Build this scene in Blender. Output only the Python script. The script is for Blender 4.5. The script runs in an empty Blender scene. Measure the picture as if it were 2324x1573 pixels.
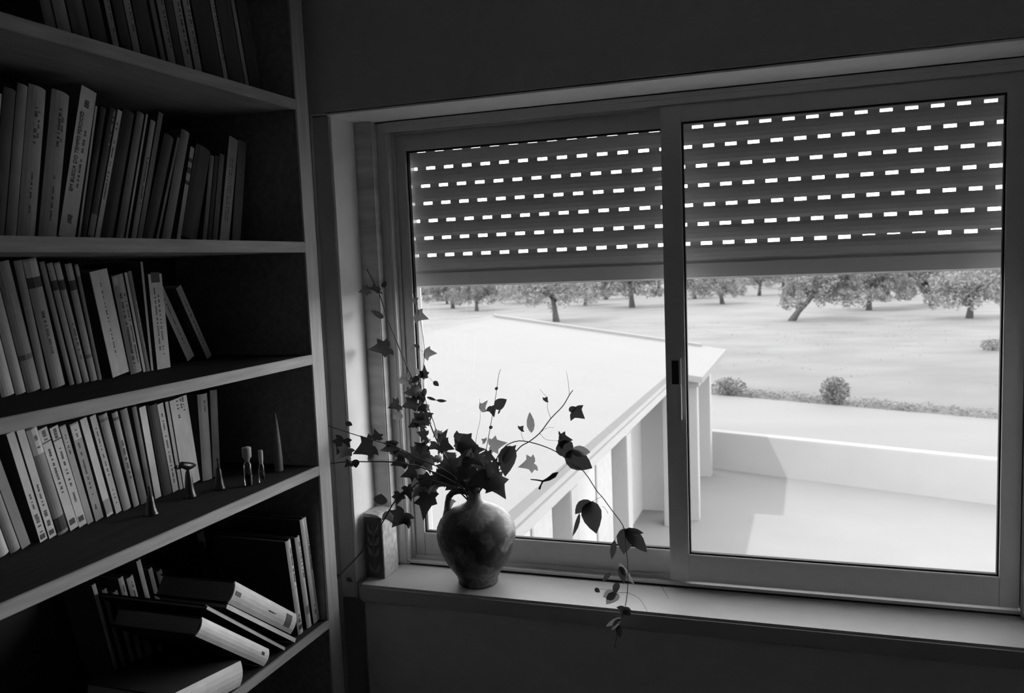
import bpy, bmesh, math, random
from mathutils import Vector, Matrix

# ------------------------------------------------------------------ camera
EYE = 1.75                       # eye height above the room floor
F_PX, PPX, PPY = 1934.45, 1171.0, 794.0      # focal length / principal point in the 2324 x 1573 frame
YAW, PITCH, ROLL = 0.33464, -0.10008, -0.0394
scene = bpy.context.scene
COL = scene.collection

def cam_basis():
    cy, sy, cp, sp = math.cos(YAW), math.sin(YAW), math.cos(PITCH), math.sin(PITCH)
    fw = Vector((-sy * cp, cy * cp, sp)); r = Vector((cy, sy, 0)); u = r.cross(fw)
    r2 = r * math.cos(ROLL) + u * math.sin(ROLL)
    u2 = -r * math.sin(ROLL) + u * math.cos(ROLL)
    return r2, u2, fw
CR, CU, CF = cam_basis()
cam_data = bpy.data.cameras.new('camera')
cam_data.sensor_width = 36.0
cam_data.lens = F_PX / 2324 * 36.0
cam_data.shift_x = -(PPX - 1162.0) / 2324
cam_data.shift_y = (PPY - 786.5) / 2324
cam_data.clip_start = 0.02
cam_data.clip_end = 2000
cam_data.dof.use_dof = True
cam_data.dof.focus_distance = 2.1
cam_data.dof.aperture_fstop = 7.0
cam = bpy.data.objects.new('camera', cam_data)
COL.objects.link(cam)
m = Matrix.Identity(4)
for i, v in enumerate((CR, CU, -CF)):
    for k in range(3):
        m[k][i] = v[k]
m.translation = Vector((0, 0, EYE))
cam.matrix_world = m
scene.camera = cam

# ------------------------------------------------------------------ world, sun, exposure
world = bpy.data.worlds.new('world'); scene.world = world
world.use_nodes = True
bg = world.node_tree.nodes['Background']
wn = world.node_tree                          # clear sky: paler towards the horizon all round
w_tc = wn.nodes.new('ShaderNodeTexCoord'); w_sp = wn.nodes.new('ShaderNodeSeparateXYZ')
w_mr = wn.nodes.new('ShaderNodeMapRange'); w_mr.interpolation_type = 'SMOOTHSTEP'
w_mr.inputs[1].default_value = 0.0; w_mr.inputs[2].default_value = 0.75
w_mr.inputs[3].default_value = 7.4; w_mr.inputs[4].default_value = 1.9
wn.links.new(w_tc.outputs['Generated'], w_sp.inputs[0]); wn.links.new(w_sp.outputs['Z'], w_mr.inputs[0])
bg.inputs[0].default_value = (1, 1, 1, 1)
wn.links.new(w_mr.outputs[0], bg.inputs[1])
sun_data = bpy.data.lights.new('sun', 'SUN')
sun_data.energy = 2.3
sun_data.angle = math.radians(0.8)
sun = bpy.data.objects.new('sun', sun_data); COL.objects.link(sun)
sun.rotation_euler = Vector((1.22, 1.05, -2.55)).to_track_quat('-Z', 'Y').to_euler()
sun.location = (-6, -6, 14)
vs = scene.view_settings
vs.view_transform = 'Standard'; vs.look = 'None'; vs.gamma = 1.0; vs.exposure = 0.48
vs.use_curve_mapping = False
scene.cycles.use_denoising = True
scene.cycles.max_bounces = 12
scene.cycles.diffuse_bounces = 6
scene.cycles.transparent_max_bounces = 16
scene.cycles.sample_clamp_indirect = 6.0

# ------------------------------------------------------------------ measuring helpers
def ray(px, py):
    return CR * (px - PPX) - CU * (py - PPY) + CF * F_PX
def at(px, py, axis, v):
    """point (heights relative to the eye) where the sight line through a pixel meets a plane of the room"""
    d = ray(px, py)
    return d * (v / d[axis])
def W(p):
    return Vector((p[0], p[1], p[2] + EYE))

# ------------------------------------------------------------------ materials
MATS = {}
def mat(name, g, rough=0.7, var=0.12, scale=8.0, stretch=(1, 1, 1), bump=0.0, metal=0.0, spec=0.4,
        trans=0.0, coat=0.0, detail=4.0):
    if name in MATS:
        return MATS[name]
    M = bpy.data.materials.new(name); M.use_nodes = True
    nt = M.node_tree; b = nt.nodes['Principled BSDF']
    b.inputs['Roughness'].default_value = rough
    b.inputs['Metallic'].default_value = metal
    b.inputs['Specular IOR Level'].default_value = spec
    b.inputs['Coat Weight'].default_value = coat
    tc = nt.nodes.new('ShaderNodeTexCoord'); mp = nt.nodes.new('ShaderNodeMapping')
    mp.inputs['Scale'].default_value = stretch
    nz = nt.nodes.new('ShaderNodeTexNoise'); nz.inputs['Scale'].default_value = scale
    nz.inputs['Detail'].default_value = detail
    nt.links.new(tc.outputs['Object'], mp.inputs['Vector'])
    nt.links.new(mp.outputs['Vector'], nz.inputs['Vector'])
    mr = nt.nodes.new('ShaderNodeMapRange')
    mr.inputs[1].default_value = 0.25; mr.inputs[2].default_value = 0.75
    mr.inputs[3].default_value = g * (1 - var); mr.inputs[4].default_value = min(1, g * (1 + var))
    nt.links.new(nz.outputs['Fac'], mr.inputs[0])
    nt.links.new(mr.outputs[0], b.inputs['Base Color'])
    if bump:
        bp = nt.nodes.new('ShaderNodeBump'); bp.inputs['Strength'].default_value = bump
        bp.inputs['Distance'].default_value = 0.01
        nt.links.new(nz.outputs['Fac'], bp.inputs['Height'])
        nt.links.new(bp.outputs['Normal'], b.inputs['Normal'])
    if trans:
        tr = nt.nodes.new('ShaderNodeBsdfTranslucent'); mx = nt.nodes.new('ShaderNodeMixShader')
        mx.inputs[0].default_value = trans
        nt.links.new(mr.outputs[0], tr.inputs['Color'])
        nt.links.new(b.outputs[0], mx.inputs[1]); nt.links.new(tr.outputs[0], mx.inputs[2])
        nt.links.new(mx.outputs[0], nt.nodes['Material Output'].inputs['Surface'])
    MATS[name] = M
    return M

def pane_mat(name, t, rough=0.0):
    M = bpy.data.materials.new(name); M.use_nodes = True
    nt = M.node_tree; nt.nodes.clear()
    out = nt.nodes.new('ShaderNodeOutputMaterial'); mx = nt.nodes.new('ShaderNodeMixShader')
    tr = nt.nodes.new('ShaderNodeBsdfTransparent'); tr.inputs[0].default_value = (t, t, t, 1)
    gl = nt.nodes.new('ShaderNodeBsdfGlossy'); gl.inputs['Roughness'].default_value = rough
    lw = nt.nodes.new('ShaderNodeLayerWeight'); lw.inputs['Blend'].default_value = 0.5
    pw = nt.nodes.new('ShaderNodeMath'); pw.operation = 'POWER'; pw.inputs[1].default_value = 5.0
    fr = nt.nodes.new('ShaderNodeMath'); fr.operation = 'MULTIPLY_ADD'; fr.inputs[1].default_value = 0.6; fr.inputs[2].default_value = 0.025
    nt.links.new(lw.outputs['Facing'], pw.inputs[0]); nt.links.new(pw.outputs[0], fr.inputs[0])
    nt.links.new(fr.outputs[0], mx.inputs[0]); nt.links.new(tr.outputs[0], mx.inputs[1])
    nt.links.new(gl.outputs[0], mx.inputs[2]); nt.links.new(mx.outputs[0], out.inputs[0])
    MATS[name] = M
    return M

plaster = mat('wall_plaster', 0.64, 0.9, 0.05, 30, bump=0.15)
jamb_plaster = mat('reveal_paint', 0.92, 0.7, 0.04, 20, bump=0.08)
ceil_m = mat('ceiling_paint', 0.85, 0.95, 0.03)
room_paint = mat('dark_room_paint', 0.45, 0.9, 0.04, 20)
floor_m = mat('floor_boards', 0.2, 0.5, 0.3, 3, (12, 1, 1))
wood = mat('shelf_wood', 0.44, 0.55, 0.22, 6, (14, 1.2, 14), bump=0.06)
wood_up = mat('upright_wood', 0.54, 0.55, 0.18, 6, (14, 14, 1.0), bump=0.06)
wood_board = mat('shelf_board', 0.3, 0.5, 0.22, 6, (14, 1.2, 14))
wood_top = mat('shelf_top_shade', 0.05, 0.85, 0.2, 6, (14, 1.2, 14), spec=0.1)
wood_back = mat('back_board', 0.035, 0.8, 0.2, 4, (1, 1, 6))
stone = mat('veined_marble', 0.6, 0.45, 0.3, 7, (1, 1, 5), detail=8)
sill_m = mat('sill_stone', 0.45, 0.5, 0.05, 25)
alu = mat('aluminium', 0.68, 0.42, 0.04, 40, metal=0.35)
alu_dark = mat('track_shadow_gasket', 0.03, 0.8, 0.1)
slat_m = mat('shutter_plastic', 0.72, 0.55, 0.03, 10, (0.3, 1, 1), trans=0.02)
guide_m = mat('shutter_guide_metal', 0.75, 0.4, 0.04)
glass_m = pane_mat('window_glass', 0.97)
vial_m = mat('vial_glass', 0.95, 0.03, 0.0, spec=0.5)
vial_m.node_tree.nodes['Principled BSDF'].inputs['Transmission Weight'].default_value = 1.0
paper = mat('book_paper', 0.36, 0.9, 0.08, 120, (1, 20, 1))
ink = mat('print_ink', 0.14, 0.8, 0.1)
paper_label = mat('paper_label', 0.68, 0.8, 0.12, 60)
brass = mat('dark_brass', 0.09, 0.32, 0.25, 60, metal=0.8)
cork = mat('cork', 0.5, 0.9, 0.2, 120)
horn = mat('turned_wood', 0.22, 0.4, 0.2, 30, (1, 1, 4))
leaf_dark = mat('leaf_dark', 0.052, 0.45, 0.25, 30, trans=0.22)
leaf_mid = mat('leaf_pale', 0.19, 0.5, 0.25, 40, trans=0.40)
stem_m = mat('stem', 0.09, 0.6, 0.2, 60)
white_wall = mat('limewash', 0.265, 0.9, 0.03, 2.0)
annex_wall = mat('annex_limewash', 0.24, 0.9, 0.03, 2.0)
annex_inner = mat('annex_inner_wall', 0.37, 0.9, 0.03, 2.0)  # paler copy of the annex limewash, lifts the shaded porch wall by colour
roof_m = mat('limewashed_roof', 0.156, 0.9, 0.03, 1.2)
yard_m = mat('yard_concrete', 0.2, 0.95, 0.05, 0.8)
path_m = mat('dirt_path', 0.146, 0.95, 0.06, 0.5, (0.4, 1.6, 1))
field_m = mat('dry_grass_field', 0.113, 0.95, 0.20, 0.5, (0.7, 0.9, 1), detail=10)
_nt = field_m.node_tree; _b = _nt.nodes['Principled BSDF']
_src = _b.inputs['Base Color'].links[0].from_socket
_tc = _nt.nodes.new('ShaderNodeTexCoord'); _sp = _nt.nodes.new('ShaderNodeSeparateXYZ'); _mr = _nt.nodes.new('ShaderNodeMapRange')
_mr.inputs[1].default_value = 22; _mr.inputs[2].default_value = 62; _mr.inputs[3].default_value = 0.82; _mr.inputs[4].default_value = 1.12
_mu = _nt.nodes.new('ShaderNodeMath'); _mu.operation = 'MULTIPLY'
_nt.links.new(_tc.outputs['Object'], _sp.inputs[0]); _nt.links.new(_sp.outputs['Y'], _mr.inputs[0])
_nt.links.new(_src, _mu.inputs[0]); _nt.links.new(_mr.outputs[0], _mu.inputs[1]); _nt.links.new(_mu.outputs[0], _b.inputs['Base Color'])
weed_m = mat('weeds', 0.118, 0.9, 0.25, 3, trans=0.3)
olive_m = mat('olive_leaves', 0.16, 0.7, 0.3, 2.5, trans=0.35)
olive_m2 = mat('olive_leaves_silver', 0.19, 0.7, 0.3, 2.5, trans=0.35)
bark = mat('olive_bark', 0.05, 0.9, 0.3, 3, (1, 1, 0.4), bump=0.4)
BOOKM = {}
def book_mat(alb):
    k = round(min(0.85, alb * 1.3), 2)
    if k not in BOOKM:
        BOOKM[k] = mat('book_cloth_%02d' % round(k * 100), k, 0.6, 0.14, 45, (1, 1, 0.5), bump=0.03)
    return BOOKM[k]

# ------------------------------------------------------------------ mesh helpers
class MB:
    def __init__(s):
        s.v = []; s.f = []
    def box(s, x0, x1, y0, y1, z0, z1):
        n = len(s.v)
        s.v += [(x, y, z) for z in (z0, z1) for y in (y0, y1) for x in (x0, x1)]
        s.f += [[n + i for i in q] for q in ((0, 2, 3, 1), (4, 5, 7, 6), (0, 1, 5, 4), (2, 6, 7, 3), (0, 4, 6, 2), (1, 3, 7, 5))]
        return s
    def prism(s, pts, axis, a, b):
        """polygon pts in the two other axes, swept along axis from a to b"""
        n = len(s.v); k = len(pts)
        for t in (a, b):
            for p in pts:
                q = list(p); q.insert(axis, t); s.v.append(tuple(q))
        s.f.append([n + i for i in range(k)]); s.f.append([n + k + i for i in reversed(range(k))])
        for i in range(k):
            j = (i + 1) % k
            s.f.append([n + i, n + k + i, n + k + j, n + j])
        return s
    def tube(s, pts, rad, seg=8, cap=True):
        pts = [Vector(p) for p in pts]; n0 = len(s.v)
        if not isinstance(rad, (list, tuple)):
            rad = [rad] * len(pts)
        prev = None
        for i, p in enumerate(pts):
            t = (pts[min(i + 1, len(pts) - 1)] - pts[max(i - 1, 0)]).normalized()
            if prev is None:
                a = Vector((0, 0, 1)) if abs(t.z) < 0.9 else Vector((1, 0, 0))
                n = t.cross(a).normalized()
            else:
                n = (prev - t * prev.dot(t)).normalized()
            prev = n; bn = t.cross(n)
            for k in range(seg):
                an = 2 * math.pi * k / seg
                s.v.append(tuple(p + (n * math.cos(an) + bn * math.sin(an)) * rad[i]))
        for i in range(len(pts) - 1):
            for k in range(seg):
                a = n0 + i * seg + k; b = n0 + i * seg + (k + 1) % seg
                s.f.append([a, b, b + seg, a + seg])
        if cap:
            s.f.append([n0 + k for k in reversed(range(seg))])
            e = n0 + (len(pts) - 1) * seg
            s.f.append([e + k for k in range(seg)])
        return s
    def lathe(s, prof, seg=32, cx=0, cy=0):
        n0 = len(s.v)
        for r, z in prof:
            for k in range(seg):
                a = 2 * math.pi * k / seg
                s.v.append((cx + r * math.cos(a), cy + r * math.sin(a), z))
        for i in range(len(prof) - 1):
            for k in range(seg):
                a = n0 + i * seg + k; b = n0 + i * seg + (k + 1) % seg
                s.f.append([a, b, b + seg, a + seg])
        s.f.append([n0 + k for k in reversed(range(seg))])
        return s
    def mesh(s, name, material, smooth=False, bevel=0.0):
        me = bpy.data.meshes.new(name)
        me.from_pydata(s.v, [], s.f)
        bm = bmesh.new(); bm.from_mesh(me)
        bmesh.ops.recalc_face_normals(bm, faces=bm.faces)
        if bevel:
            bmesh.ops.bevel(bm, geom=list(bm.edges), offset=bevel, segments=2, affect='EDGES', clamp_overlap=True)
        bm.to_mesh(me); bm.free()
        if smooth:
            me.polygons.foreach_set('use_smooth', [True] * len(me.polygons))
        me.materials.append(material)
        return me
    def build(s, name, material, parent=None, smooth=False, bevel=0.0):
        return link(name, s.mesh(name, material, smooth, bevel), parent)

def link(name, me, parent=None):
    o = bpy.data.objects.new(name, me); COL.objects.link(o)
    if parent:
        o.parent = parent
    return o
def empty(name, loc=(0, 0, 0), parent=None):
    o = bpy.data.objects.new(name, None); COL.objects.link(o); o.location = loc
    o.empty_display_size = 0.05
    if parent:
        o.parent = parent
    return o
def tag(o, label, cat, group=None, kind=None):
    o['label'] = label; o['category'] = cat
    if group: o['group'] = group
    if kind: o['kind'] = kind
    return o
def shift(m, dx, dy, dz):
    m.v = [(x + dx, y + dy, z + dz) for x, y, z in m.v]
    return m

# ================================================================== ROOM SHELL  (heights in the tables are relative to the eye)
YS = 1.86            # sill front / lintel front
ZS = -0.8026         # sill top
ZT = 0.383           # underside of the lintel
XJ = -1.117          # left reveal
XR = 0.475           # right reveal
def z(h):
    return h + EYE
w = MB()
w.box(-1.55, 1.75, YS, 2.112, z(ZT), 2.75)             # lintel with shutter box
w.box(-1.55, 1.75, 2.19, 2.235, z(0.33), 2.75)         # outer skin in front of the shutter
w.box(-1.55, XJ, 1.88, 2.235, z(-0.848), z(ZT))         # pier beside the bookcase
w.box(XJ, -1.061, 2.105, 2.235, z(-0.9), z(ZT))         # outer reveal, left
w.box(0.44, XR, 2.105, 2.235, z(-0.9), z(ZT))           # outer reveal, right
w.box(-1.55, -1.096, 1.97, 2.235, 0, z(-0.848))         # recess below the pier
w.box(-1.096, 1.75, 1.876, 2.235, 0, z(-0.848))         # wall under the sill
w.box(XR, 1.75, YS, 2.235, z(-0.848), z(ZT))            # pier on the right
wall = w.build('wall_window', plaster, bevel=0.003)
tag(wall, 'plaster wall around the sliding window and under its sill', 'wall', kind='structure')
rv = MB()
rv.box(XJ - 0.004, XJ + 0.004, 1.882, 1.995, z(ZS), z(ZT))
rv.build('reveal_face', jamb_plaster, wall, bevel=0.0015)
so = MB(); so.box(XJ, XR, YS + 0.003, 2.02, z(ZT) - 0.004, z(ZT) + 0.004)
so.build('soffit_face', jamb_plaster, wall, bevel=0.0015)

fl = MB().box(-1.6, 1.78, -2.5, 2.2, -0.06, 0).build('floor', floor_m)
tag(fl, 'dark board floor of the study', 'floor', kind='structure')
ce = MB().box(-1.6, 1.8, -2.5, 2.24, 2.70, 2.9).build('ceiling', ceil_m)
tag(ce, 'plain painted ceiling of the study', 'ceiling', kind='structure')
wl = MB().box(-1.65, -1.52, -2.5, 2.2, -0.05, 2.75).build('wall_left', plaster)
tag(wl, 'plaster wall behind the bookcase', 'wall', kind='structure')
wr = MB().box(1.70, 1.82, -2.5, 2.2, -0.05, 2.75).build('wall_right', room_paint)
tag(wr, 'plaster side wall facing the bookcase', 'wall', kind='structure')
wb = MB().box(-1.65, 1.82, -2.55, -2.42, 0, 2.75).build('wall_back', room_paint)
tag(wb, 'plaster wall opposite the window', 'wall', kind='structure')

t1 = MB()
t1.box(-1.175, -1.160, 1.862, 1.884, 0, z(ZT))
t1 = t1.build('trim_1', wood_up, bevel=0.003)
tag(t1, 'thin wooden cover strip between bookcase and window reveal', 'trim', kind='structure')
st = MB().box(XJ, -1.066, 1.995, 2.035, z(ZS), z(ZT) - 0.002).build('trim_2', stone, bevel=0.003)
tag(st, 'veined stone strip standing beside the window frame next to the bookcase', 'trim', kind='structure')
st = MB().box(0.43, XR, 1.995, 2.035, z(ZS), z(ZT) - 0.002).build('trim_3', stone, bevel=0.003)
tag(st, 'veined stone strip at the far side of the window from the bookcase', 'trim', kind='structure')
si = MB()
si.box(-1.101, XR - 0.001, YS, 2.06, z(ZS) - 0.046, z(ZS))
si.box(XJ - 0.002, -1.1005, 1.884, 2.06, z(ZS) - 0.046, z(ZS))
sill = si.build('window_sill', sill_m, bevel=0.006)
tag(sill, 'thick pale stone window sill under the sliding window', 'window sill', kind='structure')

# ------------------------------------------------------------------ the sliding window
win = empty('window_1', (0, 0, 0)); tag(win, 'two-leaf sliding aluminium window beside the bookcase', 'window', kind='structure')
FX0, FX1 = -1.066, 0.45
fr = MB()
fr.box(FX0, -1.043, 2.027, 2.10, z(ZS), z(ZT) - 0.006)
fr.box(-1.043, -1.036, 2.027, 2.031, z(ZS), z(ZT) - 0.006)
fr.box(-1.043, -1.034, 2.062, 2.067, z(ZS), z(ZT) - 0.006)
fr.build('frame_jamb', alu, win, bevel=0.0012)
fr = MB()
fr.box(0.427, FX1, 2.027, 2.10, z(ZS), z(ZT) - 0.006)
fr.box(0.418, 0.427, 2.062, 2.067, z(ZS), z(ZT) - 0.006)
fr.build('frame_jamb', alu, win, bevel=0.0012)
fr = MB()
fr.box(-1.043, 0.427, 2.022, 2.10, z(0.365), z(ZT) - 0.006)
fr.box(-1.043, 0.427, 2.022, 2.030, z(0.352), z(0.365))
fr.box(-1.034, 0.418, 2.062, 2.067, z(0.350), z(0.365))
fr.build('frame_head', alu, win, bevel=0.0012)
fr = MB()
fr.box(-1.043, 0.427, 2.036, 2.10, z(ZS) , z(ZS) + 0.006)
fr.box(-1.043, 0.427, 2.027, 2.031, z(ZS) + 0.005, z(ZS) + 0.012)
fr.box(-1.034, 0.418, 2.062, 2.067, z(ZS) + 0.006, z(ZS) + 0.016)
fr.build('frame_track', alu, win, bevel=0.0008)
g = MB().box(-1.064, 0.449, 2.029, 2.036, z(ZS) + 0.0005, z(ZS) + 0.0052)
g.build('track_gap_shade', alu_dark, win)  # dark strip standing in for the shade in the track
def sash(x0, x1, y0, y1, z0, z1, sl, sr, rb, rt):
    b = MB()
    b.box(x0, x0 + sl, y0, y1, z(z0), z(z1)); b.box(x1 - sr, x1, y0, y1, z(z0), z(z1))
    b.box(x0 + sl, x1 - sr, y0 + 0.001, y1 - 0.001, z(z0), z(z0) + rb)
    b.box(x0 + sl, x1 - sr, y0 + 0.001, y1 - 0.001, z(z1) - rt, z(z1))
    yc = (y0 + y1) / 2
    s = b.build('sash_frame', alu, win, bevel=0.0015)
    gk = MB()
    gx0, gx1, gz0, gz1 = x0 + sl, x1 - sr, z(z0) + rb, z(z1) - rt
    for q in ((gx0, gx0 + .004, gz0, gz1), (gx1 - .004, gx1, gz0, gz1), (gx0, gx1, gz0, gz0 + .004), (gx0, gx1, gz1 - .004, gz1)):
        gk.box(q[0], q[1], yc - 0.006, yc + 0.006, q[2], q[3])
    gk.build('gasket', alu_dark, s)
    MB().box(gx0 - .002, gx1 + .002, yc - 0.002, yc + 0.002, gz0 - .002, gz1 + .002).build('pane', glass_m, s)
    return s
sash(-1.045, -0.285, 2.069, 2.098, -0.793, 0.358, 0.038, 0.046, 0.0675, 0.0505)
fs = sash(-0.3287, 0.425, 2.032, 2.061, -0.786, 0.354, 0.0467, 0.039, 0.066, 0.041)
h = MB()                                    # flush pull on the meeting stile
h.box(-0.317, -0.291, 2.0285, 2.032, z(-0.415), z(-0.235))
h.build('latch_plate', alu, fs, bevel=0.001)
h = MB()
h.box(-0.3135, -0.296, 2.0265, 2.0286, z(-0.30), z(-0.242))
h.build('latch_recess_shade', alu_dark, fs)  # raised dark patch, paints the shade of a recessed pull
h = MB()
h.box(-0.296, -0.291, 2.018, 2.029, z(-0.30), z(-0.237)); h.box(-0.316, -0.292, 2.018, 2.029, z(-0.242), z(-0.237))
h.box(-0.299, -0.2905, 2.012, 2.029, z(-0.385), z(-0.30))
h.build('latch_lever', mat('latch_metal', 0.6, 0.3, 0.05, metal=0.5), fs, bevel=0.001)

# ------------------------------------------------------------------ roller shutter
rng = random.Random(4)
sh = empty('roller_shutter', (-0.31, 2.16, z(-0.056)))
tag(sh, 'half-lowered roller shutter of slotted slats hanging outside the window', 'roller shutter')
def sh_part(b, name, m_, bevel=0.0, smooth=False):
    o = shift(b, 0.31, -2.16, -z(-0.056)).build(name, m_, sh, smooth, bevel)
    return o
BX0, BX1 = -1.036, 0.418
PITCH_S = 0.0472
for r in range(9):
    zb = -0.0095 + r * PITCH_S
    zt = zb + PITCH_S - 0.0083
    b = MB()
    prof = [(2.1565, zb), (2.1535, zb + .008), (2.1528, (zb + zt) / 2), (2.1535, zt - .008), (2.1565, zt),
            (2.1625, zt), (2.165, (zb + zt) / 2), (2.1625, zb)]
    b.prism([(y, z(q)) for y, q in prof], 0, BX0, BX1)
    off = rng.uniform(0, 0.053)
    x = BX0 - 0.053 + off; k = 0
    while x < BX1:
        a, c = max(x, BX0), min(x + 0.026, BX1)
        if c > a:
            b.box(a, c, 2.157, 2.162, z(zt) - 0.001, z(zt) + 0.0090)
        if r == 0 and 0.00 < x < 0.36 and k % 5 not in (0, 1):       # half-closed slots of the lowest row
            b.box(x + 0.026, min(x + 0.053, BX1), 2.157, 2.162, z(zt) - 0.001, z(zt) + 0.0058)
        x += 0.053; k += 1
    sh_part(b, 'slat', slat_m)
b = MB()
b.prism([(2.155, z(-0.0545)), (2.151, z(-0.050)), (2.151, z(-0.016)), (2.156, z(-0.013)), (2.164, z(-0.013)), (2.169, z(-0.018)), (2.169, z(-0.050)), (2.164, z(-0.0545))], 0, BX0, BX1)
b.box(BX0, BX1, 2.158, 2.162, z(-0.014), z(-0.0085))
sh_part(b, 'bottom_bar', slat_m)
for x0, x1 in ((-1.061, -1.033), (0.414, 0.44)):
    b = MB()
    b.box(x0, x1, 2.137, 2.141, z(-0.86), z(0.40)); b.box(x0, x1, 2.176, 2.180, z(-0.86), z(0.40))
    if x0 < 0: b.box(x0, x0 + .004, 2.137, 2.180, z(-0.86), z(0.40))
    else: b.box(x1 - .004, x1, 2.137, 2.180, z(-0.86), z(0.40))
    sh_part(b, 'guide_rail', guide_m)
os_ = MB().box(-1.061, 0.44, 2.10, 2.28, z(-0.90), z(-0.845)).build('trim_4', white_wall)
tag(os_, 'pale outer sill below the shutter guides', 'sill', kind='structure')

# ================================================================== BOOKCASE
XB = -1.12
XBACK = -1.50
UP0, UP1 = 1.746, 1.797
bc = empty('bookcase', (XB - 0.19, 1.0, 0)); tag(bc, 'tall wooden bookcase with thick shelves filling the wall beside the window', 'bookcase')
BL = Vector((XB - 0.19, 1.0, 0))
def bpart(m_, name, ma, bevel=0.002):
    return shift(m_, -BL.x, -BL.y, -BL.z).build(name, ma, bc, bevel=bevel)
def shelf(z0, z1):
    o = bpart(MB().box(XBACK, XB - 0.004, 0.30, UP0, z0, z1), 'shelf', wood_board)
    o.data.materials.append(wood_top)           # upper face coloured darker, shade on the shelf put into the colour
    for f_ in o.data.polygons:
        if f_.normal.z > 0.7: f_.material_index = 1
    shift(MB().box(XB - 0.004, XB, 0.30, UP0, z0, z1), -BL.x, -BL.y, -BL.z).build('edge_lipping', wood, o, bevel=0.0012)
SH = {1: (0.375, 0.398), 2: (0.047, 0.0715), 3: (-0.2185, -0.195), 4: (-0.488, -0.465), 5: (-0.872, -0.851)}
for k, (b0, t0) in SH.items():
    shelf(z(b0), z(t0))
shelf(z(-1.30), z(-1.277)); shelf(0.06, 0.085); shelf(2.56, 2.585)
for ua, ub in ((UP0, UP1), (0.25, 0.30)):
    o = bpart(MB().box(XBACK, XB - 0.006, ua, ub, 0, 2.60), 'upright', wood_board)
    shift(MB().box(XB - 0.006, XB - 0.001, ua, ub, 0, 2.60), -BL.x, -BL.y, -BL.z).build('edge_lipping', wood_up, o, bevel=0.0012)
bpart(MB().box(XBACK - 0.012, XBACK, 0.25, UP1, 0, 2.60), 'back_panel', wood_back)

# ------------------------------------------------------------------ books
def spine_x(v, T, bulge):
    q = 2 * v / T - 1
    return bulge * (1 - q * q)
def cover_mesh(H, T, D, bulge, alb, soft):
    t = 0.0012 if soft else 0.0028
    t = min(t, T * 0.2)
    n = 5
    outer = [(-D, 0.0)] + [(spine_x(T * i / n, T, bulge), T * i / n) for i in range(n + 1)] + [(-D, T)]
    inner = [(-D, t)] + [(-t + spine_x(T * i / n, T, bulge), t + (T - 2 * t) * i / n) for i in range(n + 1)] + [(-D, T - t)]
    b = MB(); k = len(outer)
    for u in (0, H):
        for x, v in outer: b.v.append((x, v, u))
        for x, v in inner: b.v.append((x, v, u))
    for i in range(k - 1):
        b.f.append([i, i + 1, 2 * k + i + 1, 2 * k + i])
        b.f.append([k + i + 1, k + i, 3 * k + i, 3 * k + i + 1])
        b.f.append([i + 1, i, k + i, k + i + 1])
        b.f.append([2 * k + i, 2 * k + i + 1, 3 * k + i + 1, 3 * k + i])
    b.f.append([0, 2 * k, 3 * k, k]); b.f.append([k - 1, 2 * k - 1, 4 * k - 1, 3 * k - 1])
    return b
def patch(b, T, bulge, u0, u1, v0, v1, lift=0.0006):
    """thin raised patch that follows the spine"""
    n = 3; s = len(b.v)
    for u in (u0, u1):
        for i in range(n + 1):
            v = v0 + (v1 - v0) * i / n
            b.v.append((spine_x(v, T, bulge) + lift, v, u)); b.v.append((spine_x(v, T, bulge) - 0.0004, v, u))
    e = 2 * (n + 1)
    for i in range(n):
        a = s + 2 * i
        b.f += [[a, a + 2, a + e + 2, a + e], [a + 1, a + e + 1, a + e + 3, a + 3], [a, a + 1, a + 3, a + 2], [a + e, a + e + 2, a + e + 3, a + e + 1]]
    b.f += [[s, s + e, s + e + 1, s + 1], [s + e - 2, s + e - 1, s + 2 * e - 1, s + 2 * e - 2]]
brng = random.Random(11)
def marks(b, T, bulge, H, u0, u1, vc, hgt, rnd, dens=0.7):
    """a line of small print running up the spine, too small to read"""
    u = u0 * H
    while u < u1 * H:
        l = rnd.uniform(0.0014, 0.0034)
        if rnd.random() < dens:
            patch(b, T, bulge, u, u + l, vc * T - hgt * rnd.uniform(.35, .5) * .8, vc * T + hgt * rnd.uniform(.35, .5) * .8, 0.0009)
        u += l + rnd.uniform(0.0008, 0.0016) + (0.004 if rnd.random() < .14 else 0)

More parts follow.
